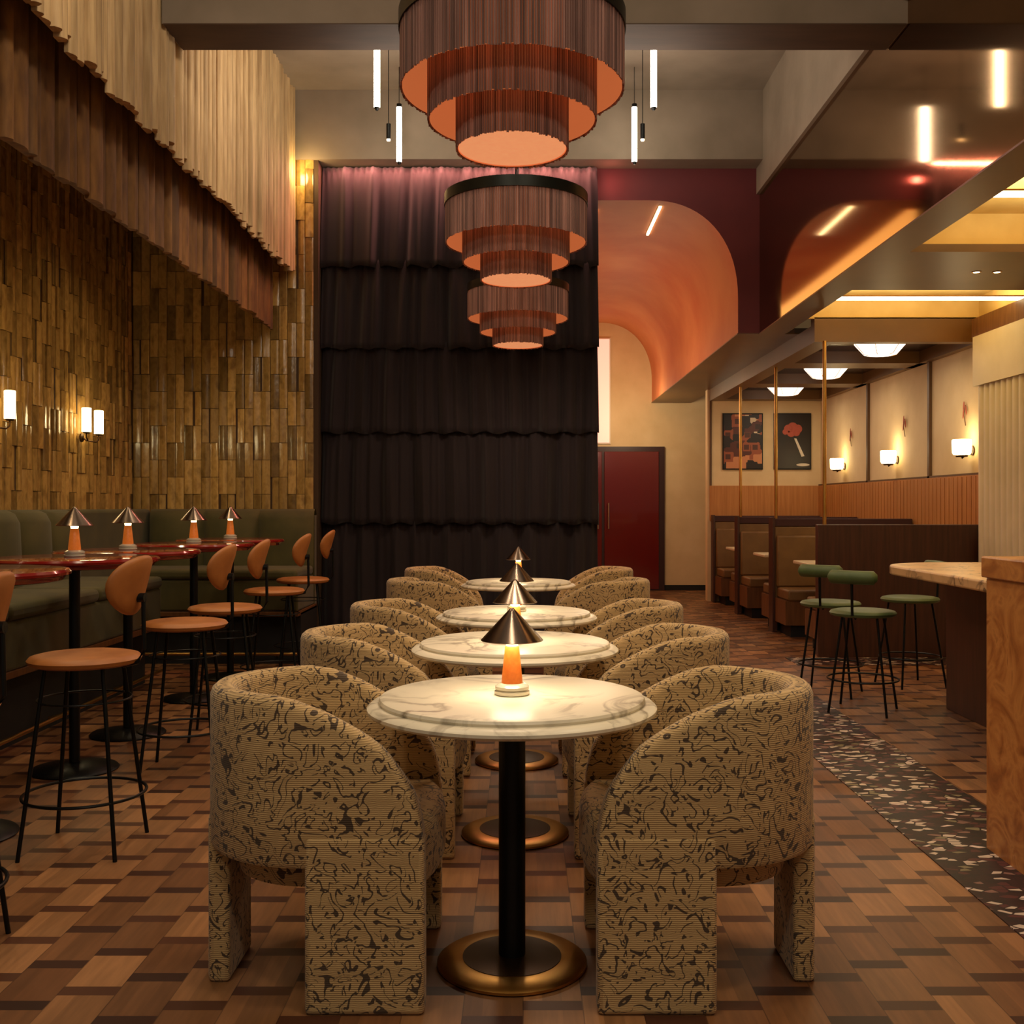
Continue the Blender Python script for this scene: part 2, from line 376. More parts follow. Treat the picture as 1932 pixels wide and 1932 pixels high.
# ================================================================== SETTING
YF = 16.5      # end wall of the passage
YA = 9.9       # arch wall
ZC = 5.06      # concrete ceiling
XF = 2.2       # bronze fascia
ZS = 2.895     # soffit
struct(MB().box(-3.9, 5.2, -2.5, YF+.1, -.1, 0).build('floor', M['parquet'], smooth=False), 'parquet floor of light blocks and small dark bars')
# pebble mosaic inlay
mb = MB(); mb.box(1.505, 2.0, -.5, 7.25, 0, .004); struct(mb.build('floor_inlay', M['terrazzo'], smooth=False), 'dark red pebble mosaic strip set in the floor')
mb = MB(); mb.box(2.25, 3.85, 8.72, 9.14, 0, .004); struct(mb.build('floor_inlay', M['terrazzo'], smooth=False), 'pebble mosaic strip at the foot of the booth end panel')
# concrete ceiling, bulkhead, beam
struct(MB().box(-2.3, 2.4, -2.0, 9.9, ZC, ZC+.1).build('ceiling', M['concrete'], smooth=False))
struct(MB().box(-2.3, 2.17, 9.63, 10.1, 4.434, ZC).build('ceiling_bulkhead', M['concrete'], smooth=False))
struct(MB().box(-2.06, 2.2, 6.09, 6.425, 4.056, ZC).build('ceiling_beam', M['concrete'], smooth=False))
struct(MB().box(-2.05, 2.19, 6.085, 6.43, 4.05, 4.0565).build('trim_1', M['concrete_dark'], smooth=False), 'darker brown underside of the concrete beam')  # beam underside coloured darker than its front face
# right upper wall: concrete above, bronze fascia below
struct(MB().box(2.17, 2.4, -2.0, YA, 4.195, ZC).build('wall_right_upper', M['concrete'], smooth=False))
struct(MB().box(XF, 2.4, -2.0, YA, ZS+.012, 4.195).build('wall_right_fascia', M['bronze'], smooth=False), 'glossy bronze band above the soffit reflecting the room')
# arch wall with vault behind
def arch_profile(x1, zs, zt, xt, n=18):
    pts = [(x1, ZS+.011)]
    for i in range(n+1):
        a = PI/2*i/n; pts.append((xt+(x1-xt)*math.cos(a)**.9 if i < n else xt, zs+(zt-zs)*math.sin(a)**.9))
    return pts
prof = arch_profile(2.0, 3.22, 4.14, 1.18)           # right half
left = [(0.20-(x-2.0)*0 if False else .1+(2.0-x)*.4, z) for x, z in prof][::-1]
mb = MB()
outer = [(2.2, ZS), (2.2, 4.434), (.62, 4.434), (.62, 4.14)]
poly = prof[::-1]+outer
# front face wall (arch spandrel) as strips so that the concave outline fills cleanly
for i in range(len(prof)-1):
    (xa, za), (xb, zb) = prof[i], prof[i+1]
    for (ya) in (YA, YA+.2):
        if i == 0: mb.face([(xa, ya, za), (2.2, ya, za), (2.2, ya, zb), (xb, ya, zb)])
        else: mb.face([(xa, ya, za), (2.2, ya, za), (2.2, ya, zb), (xb, ya, zb)])
for ya in (YA, YA+.2):
    mb.face([(.62, ya, 4.14), (2.2, ya, 4.14), (2.2, ya, 4.434), (.62, ya, 4.434)])
struct(mb.build('wall_arch', M['oxblood'], smooth=False), 'oxblood red wall with the big arched opening')
mb = MB(); full = prof+[(.2, 4.14)]
mb.grid([[(x, y, z) for x, z in full] for y in (YA+.001, 12, 14, YF)])
mb.grid([[(x+.08, y, z+.08) for x, z in full] for y in (YA+.21, 12, 14, YF)])
struct(mb.build('ceiling_vault', M['salmon']), 'salmon plaster vault behind the arch')
struct(MB().box(.1, .2, YA+.15, YF, 0, 4.3).build('wall_passage_left', M['salmon'], smooth=False))
struct(MB().box(.1, 5.0, YF, YF+.15, 0, 4.4).build('wall_back', M['cream'], smooth=False))
struct(MB().box(-3.7, .69, YA, YA+.15, 0, 4.434).build('wall_curtain_side', M['oxblood'], smooth=False))
# soffit over passage edge, bar and booths
mb = MB()
mb.box(1.992, 2.6, YA-.01, YF, ZS, ZS+.01)                       # strip beside the vault
mb.box(2.192, 2.43, -2, YA-.01, ZS, ZS+.01); mb.box(2.41, 2.43, -2, 9.35, ZS+.01, ZS+.05)
rec = [(2.27, 3.89), (5.07, 6.69), (7.87, 9.35)]
ys = [-2]+[v for r in rec for v in r]+[9.35]
mb.box(2.43, 4.0, -2, 2.27, ZS, ZS+.05); mb.box(2.43, 4.0, 3.89, 5.07, ZS, ZS+.05); mb.box(2.43, 4.0, 6.69, 7.87, ZS, ZS+.05)
mb.box(4.0, 5.1, -2, 9.35, ZS, ZS+.05)
struct(mb.build('ceiling_soffit', M['soffit'], smooth=False), 'brown glossy soffit over the bar')
for i, (a, b) in enumerate(rec):
    mb = MB(); z1 = ZS+.24
    mb.box(2.38, 4.05, a-.05, b+.05, z1, z1+.03); mb.box(2.38, 2.43, a, b, ZS+.05, z1); mb.box(4.0, 4.05, a, b, ZS+.05, z1)
    mb.box(2.43, 4.0, b, b+.04, ZS+.05, z1); mb.box(2.43, 4.0, a-.04, a, ZS+.05, z1)
    struct(mb.build('ceiling_recess', M['gold'], smooth=False), 'gold lined ceiling recess')
    yl = a+.5
    t = thing('linear_ceiling_light', ['linear light tube across the recess over the near bar', 'linear light tube across the nearer visible gold recess', 'linear light tube across the far gold recess beside the booths'][i], 'ceiling light', (3.2, yl, ZS+.035), group='linear lights in the gold recesses')
    MB().box(-.8, .78, -.018, .018, -.012, .012).build('lit_tube', M['led'], t, smooth=False)
    MB().box(-.8, .78, -.016, .016, .012, .024).build('housing', M['brass'], t, smooth=False)
    light('AREA', (3.2, (a+b)/2, ZS+.02), 19, (1, .86, .62), 1.4, rot=(PI, 0, 0), name='recess_light', size_y=.7)
# booth canopy (lower ceiling with plum cells)
ZB = 2.74
cells = [(9.47, 10.75), (11.15, 12.55), (12.95, 14.35)]
mb = MB(); mb.box(2.56, 2.74, 9.47, 14.62, ZB, ZS)
mb.box(2.56, 4.12, 9.35, 9.47, ZB, ZS+.06)
mb.box(2.74, 4.12, 10.75, 11.15, ZB, ZS+.2); mb.box(2.74, 4.12, 12.55, 12.95, ZB, ZS+.2); mb.box(2.74, 4.12, 14.35, 14.62, ZB, ZS+.2); mb.box(4.0, 4.12, 9.35, 14.35, ZB, ZS+.2)
struct(mb.build('ceiling_booth', M['soffit'], smooth=False), 'lower brown ceiling grid over the booths')
mb = MB()
for a, b in cells: mb.box(2.74, 4.0, a, b, ZB+.12, ZB+.16)
struct(mb.build('ceiling_booth_panel', M['plum_gloss'], smooth=False), 'glossy plum panels between the booth ceiling ribs')
# walls round the booths
struct(MB().box(4.08, 4.3, 9.1, 14.75, 0, ZS).build('wall_right', M['cream'], smooth=False))
struct(MB().box(2.53, 4.3, 14.6, 14.75, 0, ZS).build('wall_booth_end', M['cream'], smooth=False))
mb = MB(); mb.box(4.045, 4.08, 9.3, 14.6, 1.10, 1.58)
k = 9.3
while k < 14.55: mb.box(4.035, 4.046, k, k+.085, 1.10, 1.57, R.uniform(.85, 1)); k += .1
struct(mb.build('trim_2', M['wood_orange'], smooth=False), 'orange wood wainscot along the right booth wall')
mb = MB(); mb.box(2.56, 4.045, 14.565, 14.6, 1.10, 1.58)
struct(mb.build('trim_3', M['wood_orange'], smooth=False), 'orange wood wainscot on the booth end wall')
mb = MB()
for y in (10.65, 12.55): mb.box(4.05, 4.08, y-.025, y+.025, 1.58, ZB)
mb.box(2.56, 2.585, 14.575, 14.6, 1.58, ZB); mb.box(4.05, 4.08, 9.3, 14.6, 1.575, 1.60)
struct(mb.build('trim_4', M['divider'], smooth=False), 'brown dividers between the cream wall panels')
# fluted cream wall at the far end of the bar
XW = 3.87
mb = MB(); prof2 = []
y = 5.0
pts = []
mb.box(XW+.02, XW+.2, 5.0, 9.1, 0, 2.74)
mb.box(XW-.03, XW+.02, 5.0, 9.1, 2.32, 2.74)
yy = 5.0
while yy < 9.05:
    ring = []
    for a in range(7):
        th = PI*a/6; ring.append((XW+.02-.035*math.sin(th), yy+.05-.05*math.cos(th)))
    mb.grid([[(x, yq, z) for x, yq in ring] for z in (0, 2.33)]); yy += .104
struct(mb.build('wall_fluted', M['flute']), 'cream fluted wall panel with plain header behind the bar')
struct(MB().box(XW+.2, 5.0, 5.0, 9.1, 0, ZS).build('wall_bar_back', M['cream'], smooth=False))
struct(MB().box(XW-.03, XW+.22, 5.0, 9.12, 2.74, ZS).build('trim_5', M['wood_brown'], smooth=False))
# baseboard of end wall
struct(MB().box(2.19, 2.9, YF-.02, YF, 0, .08).build('baseboard_back', M['black'], smooth=False))

# ---- left alcove: tile walls
XL = -3.53; YB = 9.66
def tiles(name, along, fixed, a0, a1, z0, z1, sign, label):
    mb = MB(); tw = .078; th = .31; n = int((a1-a0)/tw)
    for ci in range(n):
        off = 0 if (ci//2) % 2 else th/2
        nr = int((z1-z0)/th)+2
        for r in range(nr):
            za = z0+(r-1)*th+off; zb = za+th-.004
            za = max(za, z0); zb = min(zb, z1)
            if zb-za < .02: continue
            d0 = R.uniform(.004, .02); tilt = R.uniform(-.009, .009); bow = R.uniform(.002, .008)
            tint = R.choice([.85, .95, 1.05, 1.15, 1.25]) * (.55 if (ci+2*(r % 2)) % 4 == 0 else 1)
            u0 = a0+ci*tw+.002; u1 = a0+(ci+1)*tw-.002
            sec = [(u0, 0), (u0, d0-.003+tilt*.5), (u0+.01, d0+tilt), ((u0+u1)/2, d0+bow), (u1-.01, d0-tilt), (u1, d0-.003-tilt*.5), (u1, 0)]
            P3 = lambda u, d, z: (u, fixed+sign*d, z) if along == 'x' else (fixed+sign*d, u, z)
            mb.grid([[P3(u, d, za) for u, d in sec], [P3(u, d, zb) for u, d in sec]], t=tint)
            mb.face([P3(u, d, za) for u, d in sec], tint); mb.face([P3(u, d, zb) for u, d in sec], tint)
    return struct(mb.build(name, M['tile'], angle=.5), label)
struct(MB().box(XL-.15, XL, -1.0, YB+.2, 0, 3.95).build('wall_left', M['grout'], smooth=False))
struct(MB().box(XL, -1.85, YB, YA, 0, 4.434).build('wall_alcove', M['grout'], smooth=False))
tiles('wall_left_tiling', 'y', XL, 2.2, YB, 1.1, 3.86, 1, 'glossy ochre vertical tiles on the left wall')
tiles('wall_alcove_tiling', 'x', YB, XL, -1.85, 1.1, 4.434, -1, 'glossy ochre vertical tiles on the alcove end wall')
struct(MB().box(XL, -2.28, -1.0, YB, 3.86, 3.95).build('ceiling_alcove', M['wood_dark'], smooth=False))
# layered slat screens hanging over the alcove edge
def slats(name, x, y0, y1, z0, z1, wmin, wmax, jag, mat, label, tv, amp=.02, follow=0):
    mb = MB(); y = y0
    while y < y1:
        wd = min(R.uniform(wmin, wmax), y1-y); zb = z0+R.uniform(-jag, jag); dx = R.uniform(0, amp); t = R.uniform(*tv)
        sec = []
        nseg = 5
        for k in range(nseg+1):
            sec.append((x+dx+.022*math.sin(PI*k/nseg)+.002, y+wd*k/nseg))
        sec = [(x, y)]+sec+[(x, y+wd)]
        mb.grid([[(a, b, z) for a, b in sec] for z in (zb, z1)], t=t)
        mb.face([(a, b, zb) for a, b in sec], t)
        mb.face([(x, y, zb), (x, y+wd, zb), (x, y+wd, z1), (x, y, z1)], t)
        y += wd+.001
    return struct(mb.build(name, mat, angle=.9), label)
slats('trim_6', -2.10, 1.5, 9.60, 3.41, ZC, .035, .10, .035, M['cream_slat'], 'cream slatted screen hanging over the left alcove edge', (.82, 1.12), .035)
slats('trim_7', -2.27, 1.5, 9.60, 2.90, 3.86, .05, .17, .012, M['brown_slat'], 'brown slatted tier hanging below the cream screen', (.6, 1.3), .035)
struct(MB().box(-2.28, -2.11, 1.5, 9.6, 3.86, ZC).build('ceiling_screen_core', M['wood_dark'], smooth=False))

# ---- end wall door and lit panel
d = struct(MB().box(.3, 2.19, YF-.05, YF-.002, 0, 2.22).build('door_1', M['door_frame'], smooth=False), 'red glossy double door at the end of the passage')
for a, b in ((.38, 1.22), (1.26, 2.10)):
    MB().box(a, b, YF-.075, YF-.045, .02, 2.14).build('door_leaf', M['door_red'], d, smooth=False, bevel=.006)
for x in (1.16, 1.32):
    MB().tube([(x, YF-.12, .95), (x, YF-.12, 1.35)], .014).build('door_handle', M['chrome'], d)
t = thing('lit_wall_panel', 'tall pink glowing panel above the red door', 'light panel', (1.20, YF-.02, 3.08))
MB().box(-.14, .14, -.02, .0, -.8, .8).build('glowing_face', M['pink_lit'], t, smooth=False)
MB().box(-.16, .16, .0, .018, -.82, .82).build('frame', M['ivory'], t, smooth=False)
t = thing('added_vault_panel', 'unseen yellow glow panel added in the vault to warm it and its reflection', 'ceiling light', (.485, 13.2, 4.13))
MB().box(-.235, .235, -3.0, 3.0, -.006, .004).build('lit_face', M['panel_lit'], t, smooth=False)  # added glowing panel, hidden by the curtain, warms vault and bronze reflection
t = thing('vault_linear_light', 'thin linear light set along the salmon vault', 'ceiling light', (1.30, 10.5, 4.125))
MB().box(-.012, .012, -.45, .6, -.006, .004).build('lit_tube', M['led'], t, smooth=False)
MB().box(-.018, .018, -.46, .61, .004, .012).build('housing', M['brass'], t, smooth=False)

# ---- curtain in five flounces
t = thing('tiered_curtain', 'tall dark plum curtain of five overlapping gathered tiers', 'curtain', (-.576, 9.72, 0))
lev = [4.42, 3.51, 2.76, 1.99, 1.16, .03]
for ti in range(5):
    zt, zb = lev[ti]+(.05 if ti else 0), lev[ti+1]-.02
    fr = [(R.uniform(9, 16), R.uniform(0, 6.3), .014), (R.uniform(22, 30), R.uniform(0, 6.3), .024), (R.uniform(40, 55), R.uniform(0, 6.3), .018), (R.uniform(70, 95), R.uniform(0, 6.3), .006)]
    rows = []; nz = 14; nx = 420
    for i in range(nz+1):
        q = i/nz; z = zt+(zb-zt)*q; row = []
        for k in range(nx+1):
            x = -1.262+2.524*k/nx
            xs = x*(1+.008*q)
            dy = 0
            for (f_, ph, am) in fr:
                dy += am*math.sin(f_*x+ph+.9*math.sin(2.3*x+ti+1.4*q))*(.45+.55*min(1, q*2.5))
            pk = .012*math.sin(120*x+ti)*max(0, 1-q*6)
            row.append((xs, .10-.08*q**.5+dy+pk, z+(.012*math.sin(26*x+ti) if i == nz else 0)))
        rows.append(row)
    MB().grid(rows).build('curtain_tier', M['curtain'], t, angle=3.1, solid=.004)
MB().box(-1.262, 1.262, .16, .175, 0.03, 4.42).build('backing', M['curtain'], t, smooth=False)

# ================================================================== CENTRE TABLES, CHAIRS, LAMPS
def make_table():
    t = thing('pedestal_table', '', 'table', group='round marble tables in the centre row')
    MB().lathe([(.0, .765), (.362, .765), (.372, .762), (.376, .755), (.374, .748), (.384, .746), (.400, .743), (.409, .735), (.409, .727), (.402, .720), (.0, .720)], 96, cap=False).build('table_top', M['marble'], t, angle=.6)
    MB().lathe([(.0, .719), (.11, .719), (.11, .708), (.038, .700), (.038, .026), (0, .026)], 40, cap=False).build('column', M['black_metal'], t)
    b = MB().lathe([(0, 0), (.205, 0), (.212, .005), (.212, .012), (.200, .020), (.142, .024), (0, .024)], 96, cap=False).build('base_plate', M['brass'], t)
    MB().lathe([(0, .0235), (.140, .0235), (.140, .0255), (.05, .031), (0, .031)], 64, cap=False).build('inner_disc', M['brass_dark'], b)
    return t
TX = -.03
tabs = [(TX, 3.03), (TX, 4.23), (TX, 5.43), (TX, 7.62)]
tname = ['nearest round marble table on a black column', 'second round marble table from the camera', 'third round marble table from the camera', 'farthest round marble table, in front of the plum curtain']
proto = make_table()
for i, (x, y) in enumerate(tabs): place(proto, i == 0, (x, y, .0), 0, tname[i]+(', brass ringed base' if i == 0 else ''))

TOP = [(-.32, .812), (-.1, .81), (-.02, .797), (.07, .762), (.155, .714), (.199, .682), (.229, .648), (.268, .594), (.292, .555), (.306, .496), (.312, .46)]
def ztop(x):
    if x <= TOP[0][0]: return TOP[0][1]
    for (a, za), (b, zb) in zip(TOP, TOP[1:]):
        if x <= b: return za+(zb-za)*(x-a)/(b-a)
    return TOP[-1][1]
def make_chair():
    t = thing('barrel_armchair', '', 'armchair', group='patterned barrel armchairs at the marble tables')
    T = .072; Ro = .31; zb = .374
    path = []   # (x, y, nx, ny) outer point and inward normal
    xs = [.31, .305, .297, .285, .27, .25, .225, .2, .17, .14, .1, .06, .02]
    for x in xs: path.append((x, -Ro, 0, 1))
    for k in range(41):
        a = -PI/2-PI*k/40; path.append((Ro*math.cos(a), Ro*math.sin(a), -math.cos(a), -math.sin(a)))
    for x in xs[::-1]: path.append((x, Ro, 0, -1))
    rings = []
    for (x, y, nx, ny) in path:
        zt = ztop(x); r = min(.03, (zt-zb)*.35)
        cs = [(.006, zb), (0, zb+.012)]+[(0, zb+(zt-r-zb)*q) for q in (.33, .66)]+[(0, zt-r), (.006, zt-r*.45), (.018, zt-r*.1), (T/2, zt), (T-.018, zt-r*.1), (T-.006, zt-r*.45), (T, zt-r), (T, zb+(zt-zb)*.4), (T, zb)]
        rings.append([(x+nx*a, y+ny*a, z) for a, z in cs])
    mb = MB(); mb.grid(rings, closed_v=True); mb.face(rings[0]); mb.face(rings[-1])
    mb.build('backrest_shell', M['fabric'], t, angle=1.0)
    # seat cushion
    pl = []
    for k in range(25):
        a = PI/2+PI*k/24; pl.append((-.0+.237*math.cos(a), .236*math.sin(a)))
    n = 8
    for k in range(n+1):
        q = -1+2*k/n; pl.append((.30+.045*(1-q*q), .236*q))
    lay = [(.30, .97), (.33, 1.0), (.43, 1.0), (.455, .985), (.468, .94), (.474, .7), (.476, .0)]
    mb = MB(); mb.grid([[(x*s_, y*s_, z) for (x, y) in pl] for z, s_ in lay], closed_v=True); mb.face([(x*.97, y*.97, .30) for x, y in pl])
    mb.build('seat_cushion', M['fabric'], t, angle=.8)
    for s_ in (-1, 1):
        y0, y1 = sorted((s_*(Ro+.004), s_*(Ro-T)))
        MB().box(.008, .314, y0, y1, 0, .456).build('leg', M['fabric'], t, bevel=.014, seg=3)
    arc = [(-.314*math.cos(a), .314*math.sin(a)) for a in [(-.40+.8*k/8) for k in range(9)]]
    inner = [(-.235, .122), (-.235, -.122)]
    MB().prism(arc+inner, 0, .45).build('leg', M['fabric'], t, bevel=.012, seg=3)
    return t
chair = make_chair()
CX = .535
clist = [(3.03, 0, 'the nearest marble table'), (4.23, 0, 'the second marble table'), (5.43, 0, 'the third marble table'), (7.22, .42, 'the farthest marble table, its back towards the camera'), (8.5, 0, None)]
first = True
for (y, tw, nm) in clist:
    for sd in (-1, 1):
        x = TX+sd*(.58 if 7 < y < 8 else CX) ; side = 'left' if sd < 0 else 'right'
        lab = ('patterned barrel armchair on the %s of %s' % (side, nm)) if nm else 'rearmost patterned barrel armchair, %s one of the last pair before the curtain' % side
        if not nm: x = TX+sd*.60
        rz = (0+tw) if sd < 0 else (PI-tw)
        place(chair, first, (x, y, 0), rz, lab); first = False

def make_lamp():
    t = thing('table_lamp', '', 'lamp', group='amber table lamps with metal cone shades')
    MB().lathe([(0, 0), (.046, 0), (.050, .004), (.050, .011), (.042, .015), (.048, .017), (.048, .025), (.036, .033), (0, .036)], 48, cap=False).build('base', M['glass_white'], t)
    MB().lathe([(0, .034), (.030, .034), (.029, .05), (.020, .135), (.018, .139), (0, .139)], 40, cap=False).build('amber_stem', M['amber'], t)
    MB().lathe([(0, .139), (.017, .139), (.019, .148), (.016, .162), (0, .168)], 24, cap=False).build('bulb', M['bulb'], t)
    MB().lathe([(.086, .156), (.087, .153), (.089, .155), (.012, .238), (.004, .246), (0, .247)], 56, cap=False).build('lamp_shade', M['shade_metal'], t, solid=0)
    return t
lamp = make_lamp(); first = True
for i, (x, y) in enumerate(tabs):
    place(lamp, first, (x, y, .765), 0, 'amber table lamp with cone shade on the %s marble table' % ['nearest', 'second', 'third', 'farthest'][i]); first = False
    light('POINT', (x, y, .765+.15), 1.5 if i else 2.0, (1, .80, .52), .016, name='table_lamp_light')
    light('AREA', (x, y, .765+.165), 1.2, (1, .80, .52), .12, name='table_lamp_downlight')

# ================================================================== LEFT HIGH TABLES, STOOLS
def make_high():
    t = thing('high_table', '', 'table', group='red lacquered high tables along the green banquette')
    MB().lathe([(0, 1.05), (.37, 1.05), (.392, 1.047), (.401, 1.037), (.399, 1.027), (.38, 1.017), (.37, 1.004), (.35, 1.0), (0, 1.0)], 80, cap=False).build('table_top', M['red_lacquer'], t, angle=.7)
    MB().lathe([(0, .999), (.10, .999), (.10, .99), (.026, .98), (.026, .04), (0, .04)], 24, cap=False).build('column', M['black_metal'], t)
    MB().lathe([(0, 0), (.205, 0), (.208, .006), (.20, .014), (.05, .035), (0, .038)], 56, cap=False).build('base_plate', M['black_metal'], t)
    return t
hts = [(-2.21, 4.2), (-2.21, 5.26), (-2.25, 6.08), (-2.22, 7.2), (-2.22, 8.1)]
hn = ['nearest red high table, cut by the left edge', 'second red high table from the left edge', 'third red high table along the green banquette', 'fourth red high table, nearer of the far two', 'farthest red high table before the alcove end wall']
ht = make_high()
for i, (x, y) in enumerate(hts): place(ht, i == 0, (x, y, i*.0006), 0, hn[i])
for i, (x, y) in enumerate(hts[1:]):
    place(lamp, False, (x, y, 1.05+(i+1)*.0006), 0, 'amber table lamp with cone shade on the %s red high table' % ['second', 'third', 'fourth', 'farthest'][i])
    light('POINT', (x, y, 1.05+.15), .8, (1, .78, .48), .016, name='table_lamp_light')

def oval_pad(mb, w, h, th, curve, n=28):
    front = []; back = []
    rr = [1.0, .96, .85, .55, 0]
    def ring(s, d):
        return [(d-curve*((w*s*math.cos(2*PI*k/n)))**2, w*s*math.cos(2*PI*k/n), h*s*math.sin(2*PI*k/n)) for k in range(n)]
    rows = [ring(.0, th/2), ring(.6, th/2), ring(.9, th/2*.9), ring(.98, th/2*.5), ring(1, 0), ring(.98, -th/2*.5), ring(.9, -th/2*.9), ring(.6, -th/2), ring(0, -th/2)]
    mb.grid(rows, closed_v=True); return mb
def make_stool(name, cat_group, seat_z, leather, roll=False):
    t = thing(name, '', 'bar stool', group=cat_group)
    H = seat_z
    MB().lathe([(0, H), (.17, H), (.196, H-.006), (.206, H-.018), (.200, H-.032), (.18, H-.04), (0, H-.04)], 56, cap=False).build('seat', leather, t)
    lr = .008
    for k in range(4):
        a = PI/4+k*PI/2+.12; c_, s_ = math.cos(a), math.sin(a)
        MB().tube([(.15*c_, .15*s_, H-.038), (.25*c_, .25*s_, 0)], lr, 10).build('leg', M['black_metal'], t)
    rz = .208; rr = .15+.10*(1-rz/H)
    MB().tube([(rr*math.cos(2*PI*k/48), rr*math.sin(2*PI*k/48), rz) for k in range(48)], .006, 8, closed=True).build('foot_ring', M['black_metal'], t)
    if not roll:
        rz = H-.17; rr = .15+.10*(1-rz/H)-.004
        MB().tube([(rr*math.cos(2*PI*k/48), rr*math.sin(2*PI*k/48), rz) for k in range(48)], .004, 8, closed=True).build('stretcher_ring', M['black_metal'], t)
    # back at +x
    if roll:
        MB().tube([(.15, 0, H-.045), (.205, 0, H-.02), (.215, 0, H+.19)], .009, 8).build('back_post', M['black_metal'], t)
        pts = [(.215-1.2*q*q, q, H+.215) for q in [(-.15+.30*k/14) for k in range(15)]]
        rad = [.02]+[.043]*13+[.02]
        MB().tube(pts, rad, 16).build('backrest', leather, t, angle=1.2)
    else:
        MB().tube([(.15, 0, H-.045), (.21, 0, H-.03), (.235, 0, H+.02), (.232, 0, H+.22)], .0085, 8).build('back_post', M['black_metal'], t)
        mb = oval_pad(MB(), .148, .118, .030, 2.4)
        th = .26; mb.v = [(x*math.cos(th)+z*math.sin(th)+.212, y, -x*math.sin(th)+z*math.cos(th)+H+.262) for x, y, z in mb.v]
        b = mb.build('backrest', leather, t, angle=1.2)
        MB().tube([(.205, 0, H+.215), (.24, 0, H+.215)], .018, 14).build('bracket', M['black_metal'], b)
    return t
st = make_stool('bar_stool', 'tan leather stools at the red high tables', .738, M['tan_leather'])
sl = [(-1.72, 3.05), (-1.67, 4.07), (-1.665, 5.26), (-1.69, 6.06), (-1.70, 7.3), (-1.73, 8.4)]
sn = ['tan leather bar stool cut by the left edge of the photo', 'tan leather bar stool nearest in full view, at the second red table', 'tan leather bar stool just behind the fully visible nearest one', 'third fully visible tan leather bar stool from the camera', 'tan leather bar stool, second from the farthest', 'farthest tan leather bar stool, next to the plum curtain']
for i, (x, y) in enumerate(sl): place(st, i == 0, (x, y, 0), [.0, -.10, -.02, .05, 0, .05][i], sn[i])

# green banquette: side run and end run
def banquette(name, label, L, D, loc, rz, chan, gap0=0):
    """runs along local +x for L, seat front at y=0, back at y=D"""
    t = thing(name, label, 'banquette', loc, rz, 'green velvet high banquettes')
    if gap0: MB().box(L, L+gap0, D-.14, D, .30, 1.275).build('back_panel', M['green_velvet'], t, bevel=.03, seg=3)
    MB().box(0, L, .12, D, 0, .42).build('plinth', M['black'], t, smooth=False)
    MB().box(0, L, .0, D, .40, .44).build('wood_edge', M['wood_brown'], t, smooth=False, bevel=.004)
    MB().box(0, L, .0, D-.12, .44, .70).build('seat_box', M['green_velvet'], t, bevel=.02, seg=3)
    n = max(1, round(L/1.2))
    for k in range(n):
        MB().box(k*L/n+.004, (k+1)*L/n-.004, -.015, D-.13, .70, .785).build('seat_cushion', M['green_velvet'], t, bevel=.03, seg=3)
    m = round(L/chan)
    for k in range(m):
        a, b = k*L/m, (k+1)*L/m; rows = []
        for i in range(13):
            q = i/12; u = a+(b-a)*q; o = .10*math.sin(PI*q)**.5
            rows.append([(u, D-.0, 1.22), (u, D-.04, 1.275), (u, D-.08-o*.3, 1.275), (u, D-.11-o*.8, 1.25), (u, D-.13-o, 1.19), (u, D-.14-o, 1.0), (u, D-.15-o, .80), (u, D-.15-o, .76)])
        MB().grid(rows).build('back_channel', M['green_velvet'], t, angle=1.2)
    MB().box(0, L, D-.10, D-.01, .44, 1.22).build('back_panel', M['green_velvet'], t, smooth=False)
    MB().tube([(0, -.02, .10), (L, -.02, .10)], .012, 10).build('foot_rail', M['brass'], t)
    for k in range(int(L/1.0)+1):
        MB().tube([(.25+k*1.0 if .25+k < L else L-.1, -.02, .10), (.25+k*1.0 if .25+k < L else L-.1, .14, .05)], .008, 8).build('rail_bracket', M['brass'], t)
    return t
banquette('green_banquette', 'green velvet high banquette with channelled back along the left tiled wall', 5.85, .78, (-2.66, 2.0, 0), PI/2, .45, 1.62)
banquette('green_banquette', 'green velvet banquette against the alcove end wall beside the curtain', 1.44, .80, (-3.27, 8.68, 0), 0, .48)

# wall sconces on the tiles
def make_sconce():
    t = thing('wall_sconce', '', 'wall light', group='twin candle sconces on the tiled wall')
    MB().lathe([(0, 0), (.035, 0), (.035, .012), (0, .02)], 24, cap=False).build('back_plate', M['brass_dark'], t)
    o = t.children[0]; o.rotation_euler = (0, PI/2, 0); o.location = (.022, 0, -.13)
    for s_ in (-1, 1):
        MB().tube([(.03, 0, -.13), (.08, s_*.03, -.155), (.11, s_*.08, -.16), (.115, s_*.115, -.14), (.115, s_*.12, -.105)], .006, 8).build('arm', M['brass_dark'], t)
        MB().lathe([(0, -.105), (.022, -.105), (.028, -.098), (.03, -.094), (0, -.092)], 20, .115, s_*.12, cap=False).build('cup', M['brass_dark'], t)
        MB().lathe([(0, -.092), (.036, -.092), (.036, .092), (.030, .095), (0, .095)], 24, .115, s_*.12, cap=False).build('glass_shade', M['sconce_glass'], t)
    return t
sc = make_sconce()
for i, (y, lab) in enumerate(((8.41, 'twin candle sconce on the ochre tiles near the alcove corner'), (6.93, 'twin candle sconce on the ochre tiles at the left edge of the photo'), (5.5, None))):
    if lab is None: continue
    place(sc, i == 0, (XL+.025, y, 1.97), 0, lab)
    light('POINT', (XL+.22, y, 1.97), 2.6, (1, .78, .42), .05, name='sconce_light')

